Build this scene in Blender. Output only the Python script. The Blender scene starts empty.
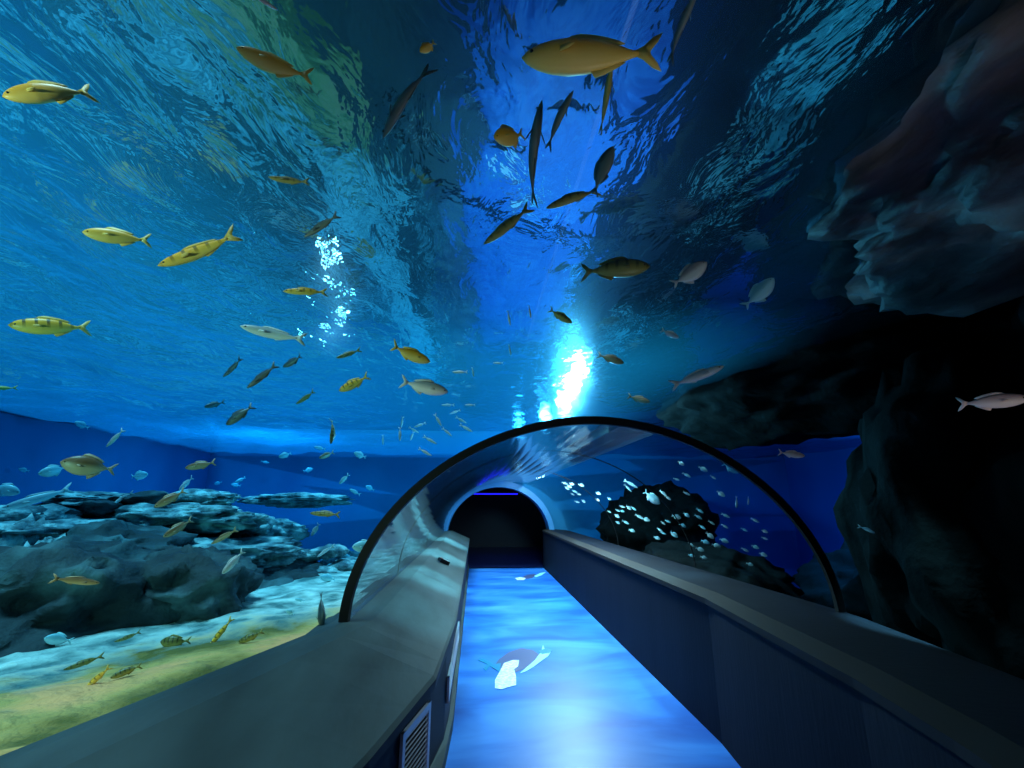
import bpy, bmesh, math, random
from mathutils import Vector, Matrix, noise
R_ = random.Random(7)
scene = bpy.context.scene
COL = scene.collection
PI = math.pi

# ------------------------------------------------------------------ camera
FPX, CX, CY = 450.0, 512.0, 384.0
EYE = Vector((0, 0, 1.65))
YAW = math.atan((512-476)/FPX)
PITCH = math.atan((503-384)/FPX)
cam_d = bpy.data.cameras.new('camera')
cam_d.sensor_width = 36.0
cam_d.lens = FPX*36.0/1024.0
cam_d.clip_start = 0.02
cam = bpy.data.objects.new('camera', cam_d)
COL.objects.link(cam)
cam.location = EYE
cam.rotation_euler = (PI/2+PITCH, 0, -YAW)
scene.camera = cam

# ------------------------------------------------------------------ world, exposure
w = bpy.data.worlds.new('world'); scene.world = w
w.use_nodes = True
w.node_tree.nodes['Background'].inputs[0].default_value = (0.01, 0.03, 0.08, 1)
w.node_tree.nodes['Background'].inputs[1].default_value = 0.25
vs = scene.view_settings
scene.display_settings.display_device = 'sRGB'
vs.view_transform = 'Standard'; vs.look = 'None'; vs.gamma = 1.0; vs.use_curve_mapping = False
vs.exposure = 0.0
cy = scene.cycles
cy.use_denoising = True
cy.max_bounces = 10; cy.diffuse_bounces = 2; cy.glossy_bounces = 4; cy.transmission_bounces = 6
cy.transparent_max_bounces = 16; cy.volume_bounces = 0
cy.sample_clamp_indirect = 3.0
cy.caustics_reflective = False; cy.caustics_refractive = False

# ------------------------------------------------------------------ lights
def light(name, typ, loc, energy, color, aim=None, **kw):
    d = bpy.data.lights.new(name, typ); d.energy = energy; d.color = color
    for k, v in kw.items(): setattr(d, k, v)
    o = bpy.data.objects.new(name, d); COL.objects.link(o); o.location = loc
    if aim is not None:
        o.rotation_euler = (Vector(aim)-Vector(loc)).to_track_quat('-Z', 'Y').to_euler()
    return o
# added lights in and above the tank, none with a visible source
light('overhead_fill_sun', 'SUN', (-4, 2, 8), 17.0, (0.70, 0.95, 1.0), aim=(-2.6, 3.4, 0), angle=0.4)  # made-up overhead sun, gives the tank even light from above
light('left_wall_fill', 'SPOT', (-4.2, 9.3, 4.4), 1600, (0.50, 0.85, 1.0), aim=(-4.6, 10.0, 0), spot_size=2.3, spot_blend=0.8, shadow_soft_size=0.3)  # added fill that brightens the blue left wall
light('left_fish_fill', 'SPOT', (-2.9, -0.9, 1.35), 620, (1.0, 0.66, 0.36), aim=(-2.2, 2.2, 2.75), spot_size=1.25, spot_blend=0.5, shadow_soft_size=0.12)  # warm underwater fill added to light the fish from below
light('left_sand_fill', 'SPOT', (-3.1, -1.2, 2.4), 380, (1.0, 0.66, 0.36), aim=(-2.9, 2.2, 0.7), spot_size=0.9, spot_blend=0.6, shadow_soft_size=0.12)  # added to warm the sand beside the glass
light('right_wall_fill', 'SPOT', (7.2, 7.0, 3.3), 1300, (0.15, 0.45, 1.0), aim=(7.5, 8.5, -1.0), spot_size=2.4, spot_blend=0.7, shadow_soft_size=0.3)  # invented blue fill for the right wall
light('right_sand_fill', 'SPOT', (2.75, 2.8, 2.7), 500, (0.35, 0.85, 1.0), aim=(2.75, 2.7, 0.6), spot_size=0.6, spot_blend=0.5, shadow_soft_size=0.04)  # added to make the right sand patch bright in the mirrored surface
light('left_glint_helper', 'SPOT', (-1.25, 3.40, 2.35), 2.5, (0.9, 1.0, 1.0), aim=(-0.85, 2.33, 2.95), spot_size=1.1, spot_blend=0.6, shadow_soft_size=0.05)  # hidden upward spot, added only for glints on the ripples
light('left_glint_helper', 'SPOT', (-1.48, 4.53, 2.30), 5, (0.9, 1.0, 1.0), aim=(-0.99, 3.02, 2.95), spot_size=1.1, spot_blend=0.6, shadow_soft_size=0.05)  # second hidden spot for the glints
light('right_floor_fill', 'SPOT', (5.6, 7.2, 2.4), 500, (0.10, 0.45, 1.0), aim=(5.6, 7.4, -1.0), spot_size=2.0, spot_blend=0.8, shadow_soft_size=0.1)  # added blue fill on the tank floor, out of view
# white lamps on top of the tunnel, half way along it
for _x, _y, _e in ((1.42, 5.9, 90), (1.52, 6.9, 220), (1.62, 8.1, 300), (1.5, 9.6, 50), (1.1, 11.4, 30)):
    light('crown_lamp', 'POINT', (_x, _y, 2.42), _e, (0.62, 0.92, 1.0), shadow_soft_size=0.11)
for _y, _e in ((4.7, 200), (6.4, 240), (8.4, 240)):
    light('right_parapet_fill', 'SPOT', (2.1, _y, 2.8), _e, (0.30, 0.85, 1.0), aim=(1.9, _y, 0.9), spot_size=0.62, spot_blend=0.9, shadow_soft_size=0.04)  # added spots that light the right wall top, no fixtures there
for _y, _e in ((3.8, 220), (5.2, 700), (7.2, 1000), (9.6, 1000)):
    light('left_parapet_fill', 'SPOT', (0.1, _y, 2.8), _e, (0.30, 0.88, 1.0), aim=(-0.5, _y, 0.9), spot_size=0.6, spot_blend=0.8, shadow_soft_size=0.04)  # added teal spots brightening the left wall top
light('upper_right_fill', 'SPOT', (0.9, 0.1, 0.7), 30, (1.0, 0.80, 0.62), aim=(1.1, 0.9, 2.6), spot_size=1.9, spot_blend=1.0, shadow_soft_size=0.1)  # made-up warm uplight for the brown mass and overhead fish
# fill lights added inside the tunnel, without fixtures
light('tunnel_floor_fill', 'SPOT', (0.85, 0.9, 2.0), 65, (0.50, 0.62, 1.0), aim=(0.75, 3.0, 0), spot_size=0.95, spot_blend=0.8, shadow_soft_size=0.1)  # added spot that lightens the near floor and spares the parapets
light('rear_fill', 'POINT', (0.2, -1.0, 1.9), 5, (0.9, 0.8, 0.75), shadow_soft_size=0.1)  # weak warm fill added behind the camera
light('tunnel_floor_fill', 'SPOT', (0.9, 5.0, 2.0), 20, (0.10, 0.42, 1.0), aim=(0.85, 5.0, 0), spot_size=2.0, spot_blend=0.5, shadow_soft_size=0.05)  # added to turn the middle floor blue
light('tunnel_floor_fill', 'SPOT', (0.9, 10.0, 2.0), 60, (0.05, 0.30, 1.0), aim=(0.85, 10.0, 0), spot_size=2.0, spot_blend=0.5, shadow_soft_size=0.05)  # added to turn the far floor blue

# ------------------------------------------------------------------ helpers
def tag(o, label=None, cat=None, group=None, kind=None):
    if label: o['label'] = label
    if cat: o['category'] = cat
    if group: o['group'] = group
    if kind: o['kind'] = kind
    return o

def link(name, verts, faces, mat, parent=None, smooth=False):
    me = bpy.data.meshes.new(name)
    me.from_pydata([tuple(v) for v in verts], [], faces)
    me.update()
    if mat: me.materials.append(mat)
    if smooth:
        me.polygons.foreach_set('use_smooth', [True]*len(me.polygons))
    o = bpy.data.objects.new(name, me); COL.objects.link(o)
    if parent: o.parent = parent
    return o

def link_bm(name, bm, mat, parent=None, smooth=False):
    bmesh.ops.recalc_face_normals(bm, faces=bm.faces[:])
    me = bpy.data.meshes.new(name); bm.to_mesh(me); bm.free()
    if mat: me.materials.append(mat)
    if smooth: me.polygons.foreach_set('use_smooth', [True]*len(me.polygons))
    o = bpy.data.objects.new(name, me); COL.objects.link(o)
    if parent: o.parent = parent
    return o

def empty(name, loc=(0, 0, 0)):
    o = bpy.data.objects.new(name, None); COL.objects.link(o); o.location = loc
    o.empty_display_size = 0.1
    return o

def loft(sections, closed=True, cap=True):
    """list of equal-length point loops -> verts, faces"""
    n = len(sections[0]); V = []; F = []
    for s in sections: V += [tuple(p) for p in s]
    m = n if closed else n-1
    for i in range(len(sections)-1):
        for j in range(m):
            a = i*n+j; b = i*n+(j+1) % n
            F.append((a, b, b+n, a+n))
    if cap and closed:
        F.append(tuple(range(n-1, -1, -1)))
        k = (len(sections)-1)*n
        F.append(tuple(range(k, k+n)))
    return V, F

def box_bm(bm, c, s, rot=None):
    r = bmesh.ops.create_cube(bm, size=1.0)
    M = Matrix.Translation(c) @ (rot.to_4x4() if rot else Matrix.Identity(4)) @ Matrix.Diagonal((*s, 1))
    bmesh.ops.transform(bm, matrix=M, verts=r['verts'])
    return r['verts']

def lerp_tab(tab, y):
    if y <= tab[0][0]: return tab[0][1]
    for (a, u), (b, v) in zip(tab, tab[1:]):
        if y <= b: return u+(v-u)*(y-a)/(b-a)
    return tab[-1][1]

# ------------------------------------------------------------------ materials
def mat(name):
    m = bpy.data.materials.new(name); m.use_nodes = True
    nt = m.node_tree
    return m, nt, nt.nodes['Principled BSDF'], nt.nodes['Material Output']
def N(nt, t, **kw):
    n = nt.nodes.new(t)
    for k, v in kw.items():
        if k.startswith('i_'):
            n.inputs[k[2:].replace('_', ' ')].default_value = v
        else: setattr(n, k, v)
    return n
def simple(name, color, rough=0.5, metal=0.0, spec=0.5):
    m, nt, b, o = mat(name)
    b.inputs['Base Color'].default_value = (*color, 1); b.inputs['Roughness'].default_value = rough
    b.inputs['Metallic'].default_value = metal; b.inputs['Specular IOR Level'].default_value = spec
    return m
def ramp(nt, stops):
    r = nt.nodes.new('ShaderNodeValToRGB')
    e = r.color_ramp.elements
    while len(e) < len(stops): e.new(0.5)
    for k, (p, c) in enumerate(stops):
        e[k].position = p; e[k].color = (*c, 1)
    return r
def noisy(name, stops, scale=3.0, rough=0.6, bump=0.0, bscale=None, stretch=(1, 1, 1), detail=5, spec=0.5):
    m, nt, b, o = mat(name)
    tc = N(nt, 'ShaderNodeTexCoord'); mp = N(nt, 'ShaderNodeMapping')
    mp.inputs['Scale'].default_value = stretch
    nt.links.new(tc.outputs['Object'], mp.inputs[0])
    n = N(nt, 'ShaderNodeTexNoise'); n.inputs['Scale'].default_value = scale; n.inputs['Detail'].default_value = detail
    nt.links.new(mp.outputs[0], n.inputs['Vector'])
    r = ramp(nt, stops); nt.links.new(n.outputs['Fac'], r.inputs[0]); nt.links.new(r.outputs[0], b.inputs['Base Color'])
    b.inputs['Roughness'].default_value = rough; b.inputs['Specular IOR Level'].default_value = spec
    if bump:
        n2 = N(nt, 'ShaderNodeTexNoise'); n2.inputs['Scale'].default_value = bscale or scale*3; n2.inputs['Detail'].default_value = 6
        nt.links.new(mp.outputs[0], n2.inputs['Vector'])
        bp = N(nt, 'ShaderNodeBump'); bp.inputs['Strength'].default_value = bump; bp.inputs['Distance'].default_value = 0.05
        nt.links.new(n2.outputs['Fac'], bp.inputs['Height']); nt.links.new(bp.outputs[0], b.inputs['Normal'])
    return m

M_black = simple('black_rubber', (0.002, 0.002, 0.004), 0.6, 0, 0.2)
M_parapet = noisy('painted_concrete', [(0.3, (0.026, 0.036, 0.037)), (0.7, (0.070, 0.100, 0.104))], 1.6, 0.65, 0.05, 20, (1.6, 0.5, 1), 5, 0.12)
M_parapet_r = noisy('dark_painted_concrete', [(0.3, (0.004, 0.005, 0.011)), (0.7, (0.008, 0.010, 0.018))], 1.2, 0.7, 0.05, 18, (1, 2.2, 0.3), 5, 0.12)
M_face_shade = simple('inner_wall_shade', (0.012, 0.013, 0.018), 0.7, 0, 0.2)  # near-black colour carries the shade under the lip
M_ring = noisy('blue_ring_paint', [(0.3, (0.03, 0.20, 0.50)), (0.7, (0.05, 0.28, 0.62))], 2, 0.4)
M_dark = simple('dark_wall_paint', (0.01, 0.012, 0.03), 0.7)
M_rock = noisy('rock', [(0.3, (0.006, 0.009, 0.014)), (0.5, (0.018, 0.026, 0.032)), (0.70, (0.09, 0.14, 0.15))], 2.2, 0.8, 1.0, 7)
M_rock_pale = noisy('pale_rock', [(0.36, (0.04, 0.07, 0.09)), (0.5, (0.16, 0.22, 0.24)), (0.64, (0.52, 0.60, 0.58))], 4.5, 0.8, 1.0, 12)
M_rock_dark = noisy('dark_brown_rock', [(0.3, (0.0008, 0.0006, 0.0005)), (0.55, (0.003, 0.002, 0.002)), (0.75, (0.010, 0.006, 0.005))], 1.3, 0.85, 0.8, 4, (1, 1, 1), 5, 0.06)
M_wall_l = noisy('blue_tank_wall', [(0.3, (0.004, 0.14, 0.34)), (0.7, (0.01, 0.26, 0.50))], 0.5, 0.8, 0, None, (1, 1, .6), 2)
M_wall_r = noisy('deep_blue_tank_wall', [(0.3, (0.0, 0.11, 0.34)), (0.7, (0.0, 0.17, 0.46))], 0.5, 0.8, 0, None, (1, 1, 1), 2)

# floor: vinyl printed with an ocean pattern
M_floor, nt, b, o = mat('ocean_print_vinyl')
tc = N(nt, 'ShaderNodeTexCoord'); mp = N(nt, 'ShaderNodeMapping'); mp.inputs['Scale'].default_value = (0.55, 1.3, 1)
nt.links.new(tc.outputs['Object'], mp.inputs[0])
n = N(nt, 'ShaderNodeTexNoise'); n.inputs['Scale'].default_value = 1.5; n.inputs['Detail'].default_value = 4; n.inputs['Distortion'].default_value = 0.6
nt.links.new(mp.outputs[0], n.inputs['Vector'])
r = ramp(nt, [(0.32, (0.010, 0.09, 0.42)), (0.5, (0.022, 0.17, 0.60)), (0.68, (0.06, 0.27, 0.74))])
nt.links.new(n.outputs['Fac'], r.inputs[0]); nt.links.new(r.outputs[0], b.inputs['Base Color'])
b.inputs['Roughness'].default_value = 0.42; b.inputs['Specular IOR Level'].default_value = 0.25

# sand bed: bare pale sand far out, algae film and tan gravel beside the tunnel
def sand_mat(name, x_sign):
    m, nt, b, o = mat(name)
    at = N(nt, 'ShaderNodeAttribute', attribute_name='near')
    tc = N(nt, 'ShaderNodeTexCoord')
    n = N(nt, 'ShaderNodeTexNoise'); n.inputs['Scale'].default_value = 1.6; n.inputs['Detail'].default_value = 6
    nt.links.new(tc.outputs['Object'], n.inputs['Vector'])
    r1 = ramp(nt, [(0.38, (0.12, 0.09, 0.012)), (0.5, (0.50, 0.29, 0.08)), (0.62, (0.85, 0.33, 0.12))])
    nt.links.new(n.outputs['Fac'], r1.inputs[0])
    n2 = N(nt, 'ShaderNodeTexNoise'); n2.inputs['Scale'].default_value = 4.5; n2.inputs['Detail'].default_value = 7
    nt.links.new(tc.outputs['Object'], n2.inputs['Vector'])
    r2 = ramp(nt, [(0.34, (0.08, 0.16, 0.16)), (0.5, (0.38, 0.46, 0.43)), (0.66, (0.70, 0.74, 0.68))])
    nt.links.new(n2.outputs['Fac'], r2.inputs[0])
    ad = N(nt, 'ShaderNodeMath', operation='MULTIPLY_ADD'); ad.inputs[1].default_value = 0.7; 
    nt.links.new(n2.outputs['Fac'], ad.inputs[0]); nt.links.new(at.outputs['Fac'], ad.inputs[2])
    cr = ramp(nt, [(0.72, (0, 0, 0)), (0.95, (1, 1, 1))]); nt.links.new(ad.outputs[0], cr.inputs[0])
    mx = N(nt, 'ShaderNodeMix', data_type='RGBA')
    nt.links.new(cr.outputs[0], mx.inputs[0]); nt.links.new(r2.outputs[0], mx.inputs[6]); nt.links.new(r1.outputs[0], mx.inputs[7])
    nt.links.new(mx.outputs[2], b.inputs['Base Color']); b.inputs['Roughness'].default_value = 0.9
    bp = N(nt, 'ShaderNodeBump'); bp.inputs['Strength'].default_value = 1.0; bp.inputs['Distance'].default_value = 0.15
    nt.links.new(n2.outputs['Fac'], bp.inputs['Height']); nt.links.new(bp.outputs[0], b.inputs['Normal'])
    return m
M_sand = sand_mat('sand_bed', -1)

# water surface seen from below: mostly a mirror, partly lets light from above through
M_surf, nt, b, o = mat('water_surface')
nt.nodes.remove(b)
gl = N(nt, 'ShaderNodeBsdfGlossy'); gl.inputs['Color'].default_value = (0.34, 0.72, 0.95, 1); gl.inputs['Roughness'].default_value = 0.04
tl = N(nt, 'ShaderNodeBsdfTranslucent'); tl.inputs['Color'].default_value = (0.01, 0.34, 0.66, 1)
tp = N(nt, 'ShaderNodeBsdfTransparent'); tp.inputs['Color'].default_value = (0.9, 1.0, 1.0, 1)
m1 = N(nt, 'ShaderNodeMixShader'); m1.inputs[0].default_value = 0.115
m2 = N(nt, 'ShaderNodeMixShader'); m2.inputs[0].default_value = 0.28
gr = N(nt, 'ShaderNodeBsdfGlossy'); gr.inputs['Color'].default_value = (0.34, 0.72, 0.95, 1); gr.inputs['Roughness'].default_value = 0.30
m0 = N(nt, 'ShaderNodeMixShader'); m0.inputs[0].default_value = 0.22
nt.links.new(gl.outputs[0], m0.inputs[1]); nt.links.new(gr.outputs[0], m0.inputs[2])
nt.links.new(m0.outputs[0], m1.inputs[1]); nt.links.new(tl.outputs[0], m1.inputs[2])
nt.links.new(m1.outputs[0], m2.inputs[1]); nt.links.new(tp.outputs[0], m2.inputs[2])
tc = N(nt, 'ShaderNodeTexCoord')
mp = N(nt, 'ShaderNodeMapping'); mp.inputs['Scale'].default_value = (1.0, 0.6, 1.0); mp.inputs['Rotation'].default_value = (0, 0, 0.5)
nt.links.new(tc.outputs['Object'], mp.inputs[0])
n = N(nt, 'ShaderNodeTexNoise'); n.inputs['Scale'].default_value = 5.0; n.inputs['Detail'].default_value = 4; n.inputs['Distortion'].default_value = 0.5
nt.links.new(mp.outputs[0], n.inputs['Vector'])
at = N(nt, 'ShaderNodeAttribute', attribute_name='choppy')
mu = N(nt, 'ShaderNodeMath', operation='MULTIPLY'); nt.links.new(n.outputs['Fac'], mu.inputs[0]); nt.links.new(at.outputs['Fac'], mu.inputs[1])
bp = N(nt, 'ShaderNodeBump'); bp.inputs['Strength'].default_value = 1.0; bp.inputs['Distance'].default_value = 0.12
nt.links.new(mu.outputs[0], bp.inputs['Height']); nt.links.new(bp.outputs[0], gl.inputs['Normal'])
nt.links.new(m2.outputs[0], o.inputs['Surface'])

# tank water: absorption only
M_water, nt, b, o = mat('tank_water'); nt.nodes.remove(b)
va = N(nt, 'ShaderNodeVolumeAbsorption'); va.inputs['Color'].default_value = (0.02, 0.76, 0.93, 1); va.inputs['Density'].default_value = 0.32
nt.links.new(va.outputs[0], o.inputs['Volume'])

# clear acrylic and glossy acrylic
M_clear, nt, b, o = mat('clear_acrylic'); nt.nodes.remove(b)
tp = N(nt, 'ShaderNodeBsdfTransparent'); tp.inputs['Color'].default_value = (1, 1, 1, 1)
nt.links.new(tp.outputs[0], o.inputs['Surface'])
M_acr, nt, b, o = mat('glossy_acrylic'); nt.nodes.remove(b)
tp = N(nt, 'ShaderNodeBsdfTransparent'); tp.inputs['Color'].default_value = (0.96, 0.98, 1, 1)
gl = N(nt, 'ShaderNodeBsdfGlossy'); gl.inputs['Roughness'].default_value = 0.06
lw = N(nt, 'ShaderNodeLayerWeight'); pw = N(nt, 'ShaderNodeMath', operation='POWER'); pw.inputs[1].default_value = 4.0
nt.links.new(lw.outputs['Facing'], pw.inputs[0])
fr = N(nt, 'ShaderNodeMath', operation='MULTIPLY_ADD'); fr.inputs[1].default_value = 0.9; fr.inputs[2].default_value = 0.07
nt.links.new(pw.outputs[0], fr.inputs[0])
mx = N(nt, 'ShaderNodeMixShader'); nt.links.new(fr.outputs[0], mx.inputs[0]); nt.links.new(tp.outputs[0], mx.inputs[1]); nt.links.new(gl.outputs[0], mx.inputs[2])
nt.links.new(mx.outputs[0], o.inputs['Surface'])

# ------------------------------------------------------------------ tunnel shape
LT = [(-3, -2.9), (0, -1.85), (1.7, -1.25), (3.1, -0.75), (13, -0.72)]
RT = [(-3, 1.0), (0, 1.78), (1.7, 2.15), (3.1, 2.42), (13, 2.42)]
LIP = [(-3, -1.9), (0, -1.0), (1.0, -0.68), (1.95, -0.38), (2.78, -0.19), (3.96, -0.13), (13, -0.11)]
FACE_L = [(-3, -2.05), (0, -1.12), (1.95, -0.56), (2.76, -0.36), (3.14, -0.26), (3.55, -0.18), (3.96, -0.16), (13, -0.14)]
FACE_R = [(-3, 0.3), (0, 1.05), (1.35, 1.46), (1.85, 1.58), (3.6, 1.78), (13, 1.84)]
BASE = 0.95
def sec(y):
    L = lerp_tab(LT, y); R = lerp_tab(RT, y)
    return L, R, 1.24*((R-L)/3.17)**0.3
def arch_pts(y, off=0.0, n=36, t0=0.0, t1=PI):
    """points from the right foot over the crown to the left foot"""
    L, R, rise = sec(y); cx = (L+R)/2; a = (R-L)/2+off; b_ = rise+off
    out = []
    for k in range(n+1):
        t = t0+(t1-t0)*k/n
        c, s = math.cos(t), math.sin(t)
        e = 1.06
        out.append(Vector((cx+a*math.copysign(abs(c)**e, c), y, BASE+b_*abs(s)**e)))
    return out
def in_tunnel(p, off=0.0):
    L, R, rise = sec(p.y); cx = (L+R)/2; a = (R-L)/2+off
    if p.y > 12.9: return True
    u = abs(p.x-cx)/a
    if u >= 1: return False
    if p.z < BASE: return True
    v = (p.z-BASE)/(rise+off)
    return u**1.887+v**1.887 < 1

YS = [-2.6, -1.5, -0.7, 0, 0.5, 1.0, 1.5, 2.0, 2.4, 2.78, 3.0, 3.2, 3.6, 3.96, 5, 7, 9, 11, 12.6]

# ------------------------------------------------------------------ setting: floor, parapets
H = 3.0-0.05           # water level
def struct(o): o['kind'] = 'structure'; return o
V, F = loft([[(lerp_tab(LIP, y)-0.06, y, 0), (lerp_tab(FACE_R, y)+0.05, y, 0), (lerp_tab(FACE_R, y)+0.05, y, -0.1), (lerp_tab(LIP, y)-0.06, y, -0.1)] for y in YS])
struct(link('floor', V, F, M_floor))
# left parapet: shelf, slope, lip, recessed face
def lp(y):
    L = lerp_tab(LT, y); l = lerp_tab(LIP, y)
    return [(L-0.12, y, -0.1), (L-0.12, y, BASE-0.02), (L+0.0, y, BASE), (L+(l-L)*0.24, y, BASE+0.0), (l-0.015, y, 0.75), (l, y, 0.73), (l, y, 0.69), (lerp_tab(FACE_L, y), y, 0.68), (lerp_tab(FACE_L, y), y, 0.10), (l+0.0, y, 0.09), (l+0.0, y, -0.1)]
V, F = loft([lp(y) for y in YS])
ol = struct(link('wall_left', V, F, M_parapet)); ol.data.materials.append(M_face_shade)
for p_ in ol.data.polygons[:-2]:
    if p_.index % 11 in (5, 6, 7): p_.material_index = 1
def rp(y):
    R = lerp_tab(RT, y); f = lerp_tab(FACE_R, y)
    return [(R+0.12, y, -0.1), (f, y, -0.1), (f, y, 0.90), (f-0.02, y, 0.91), (f-0.02, y, 0.95), (f+0.10, y, 0.98), (R+0.0, y, BASE), (R+0.12, y, BASE-0.02)]
V, F = loft([rp(y) for y in YS])
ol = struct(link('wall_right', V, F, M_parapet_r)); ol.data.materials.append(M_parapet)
for p_ in ol.data.polygons[:-2]:
    if p_.index % 8 in (3, 4): p_.material_index = 1
ol.data.materials[1] = simple('dark_cap_paint', (0.024, 0.020, 0.020), 0.7, 0, 0.1)

# acrylic panels, 4 cm thick
def panel(name, y0, y1, t0, t1, m, num):
    ys = [y0+(y1-y0)*k/10 for k in range(11)]
    secs = []
    for y in ys:
        a = arch_pts(y, 0.05, 22, t0, t1); b2 = arch_pts(y, 0.01, 22, t0, t1)
        secs.append(a+b2[::-1])
    V, F = loft(secs)
    o = struct(link('window_%d' % num, V, F, m, smooth=False))
    return o
panel('n', -2.6, 3.07, 0, PI, M_clear, 1)
panel('r', 3.13, 12.6, 0, PI*0.40, M_clear, 2)
panel('l', 3.13, 12.6, PI*0.40, PI, M_acr, 3)

# black joint rib at the front of the straight run, thinner joints further in
def rib(name, y, wd, o0, o1, m, parent=None):
    V, F = loft([[*arch_pts(y-wd/2, o0, 60)], [*arch_pts(y-wd/2, o1, 60)], [*arch_pts(y+wd/2, o1, 60)], [*arch_pts(y+wd/2, o0, 60)], [*arch_pts(y-wd/2, o0, 60)]], closed=False)
    return link(name, V, F, m, parent, smooth=False)
tag(rib('arch_rib', 3.10, 0.035, 0.0, 0.055, M_black), 'thick black arched rib where the curved tunnel meets the straight run', 'rib')
for y, lab in ((5.2, 'thin dark joint ring, the first behind the thick black rib'), (8.0, 'thin dark joint ring nearer to the dark end room')):
    tag(rib('joint_ring', y, 0.012, 0.045, 0.056, M_black), lab, 'joint ring', 'thin joint rings of the tunnel')

# end wall and portal ring
bm = bmesh.new()
def plate_with_hole(y0, y1, xa, xb, za, zb, hole):
    n = len(hole); out = []
    cx = sum(p[0] for p in hole)/n; cz = sum(p[1] for p in hole)/n
    for (hx, hz) in hole:
        dx, dz = hx-cx, hz-cz
        s = 1e9
        if dx > 1e-6: s = min(s, (xb-cx)/dx)
        if dx < -1e-6: s = min(s, (xa-cx)/dx)
        if dz > 1e-6: s = min(s, (zb-cz)/dz)
        if dz < -1e-6: s = min(s, (za-cz)/dz)
        out.append((cx+dx*s, cz+dz*s))
    secs = []
    for (loop, y) in ((hole, y0), (out, y0), (out, y1), (hole, y1), (hole, y0)):
        secs.append([Vector((p[0], y, p[1])) for p in loop])
    return loft(secs, closed=True, cap=False)
hole = []
for k in range(49):
    t = PI*k/48; hole.append((0.64+1.34*math.cos(t), 0.78+1.28*math.sin(t)))
hole = [(1.98, 0.0)]+hole+[(-0.70, 0.0)]
V, F = plate_with_hole(12.6, 12.8, -7.2, 9.2, -2.0, 3.6, hole)
struct(link('wall_far', V, F, M_wall_l))
ring_o = [(0.64+1.47*math.cos(PI*k/48), 0.78+1.44*math.sin(PI*k/48)) for k in range(49)]
ring_o = [(2.11, 0.0)]+ring_o+[(-0.83, 0.0)]
secs = [[Vector((p[0], y, p[1])) for p in lp_] for lp_, y in ((hole, 12.25), (ring_o, 12.25), (ring_o, 12.6), (hole, 12.6), (hole, 12.25))]
V, F = loft(secs, closed=False)
struct(link('trim_1', V, F, M_ring))
# the dark room past the portal
bm = bmesh.new()
box_bm(bm, (0.7, 18.5, 1.2), (6, 0.1, 3.2)); box_bm(bm, (-2.3, 15.7, 1.2), (0.1, 5.6, 3.2)); box_bm(bm, (3.7, 15.7, 1.2), (0.1, 5.6, 3.2))
struct(link_bm('wall_end_room', bm, M_dark))
bm = bmesh.new(); box_bm(bm, (0.7, 15.7, 2.85), (6, 5.6, 0.1)); struct(link_bm('ceiling_end_room', bm, M_dark))
bm = bmesh.new(); box_bm(bm, (0.7, 15.55, -0.05), (6, 5.9, 0.1)); struct(link_bm('floor_end_room', bm, simple('dark_vinyl', (0.01, 0.02, 0.12), 0.3)))
# purple tube lamp in the end room
def emis(name, c, s):
    m, nt, b, o = mat(name); b.inputs['Base Color'].default_value = (*c, 1)
    b.inputs['Emission Color'].default_value = (*c, 1); b.inputs['Emission Strength'].default_value = s
    return m
t = empty('tube_lamp', (0.65, 14.6, 1.93)); tag(t, 'violet blue tube lamp glowing across the dark end room', 'lamp')
bm = bmesh.new(); box_bm(bm, (0, 0, 0.03), (1.5, 0.06, 0.03)); link_bm('housing', bm, M_dark, t)
bm = bmesh.new(); r = bmesh.ops.create_cone(bm, cap_ends=True, segments=12, radius1=0.022, radius2=0.022, depth=1.4)
bmesh.ops.rotate(bm, verts=r['verts'], cent=(0, 0, 0), matrix=Matrix.Rotation(PI/2, 3, 'Y'))
link_bm('glowing_tube', bm, emis('violet_glow', (0.012, 0.010, 0.9), 2.0), t)
for sx in (-0.55, 0.55):
    bm = bmesh.new(); box_bm(bm, (sx, 0, 0.455), (0.02, 0.02, 0.83)); link_bm('hanger', bm, M_dark, t)

light('end_room_fill', 'SPOT', (0.65, 14.6, 1.8), 12, (0.02, 0.05, 1.0), aim=(1.0, 15.4, 0), spot_size=1.8, spot_blend=1.0, shadow_soft_size=0.2)  # extra blue fill added below the tube
# back of the tunnel behind the camera
bm = bmesh.new(); box_bm(bm, (-1, -2.75, 0.9), (9, 0.2, 5.6)); struct(link_bm('wall_behind', bm, M_dark))

# ------------------------------------------------------------------ tank shell
bm = bmesh.new(); box_bm(bm, (-7.1, 5, 0.9), (0.2, 15.6, 5.6)); struct(link_bm('wall_tank_left', bm, M_wall_l))
bm = bmesh.new(); box_bm(bm, (9.1, 5, 0.9), (0.2, 15.6, 5.6)); struct(link_bm('wall_tank_right', bm, M_wall_r))

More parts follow.
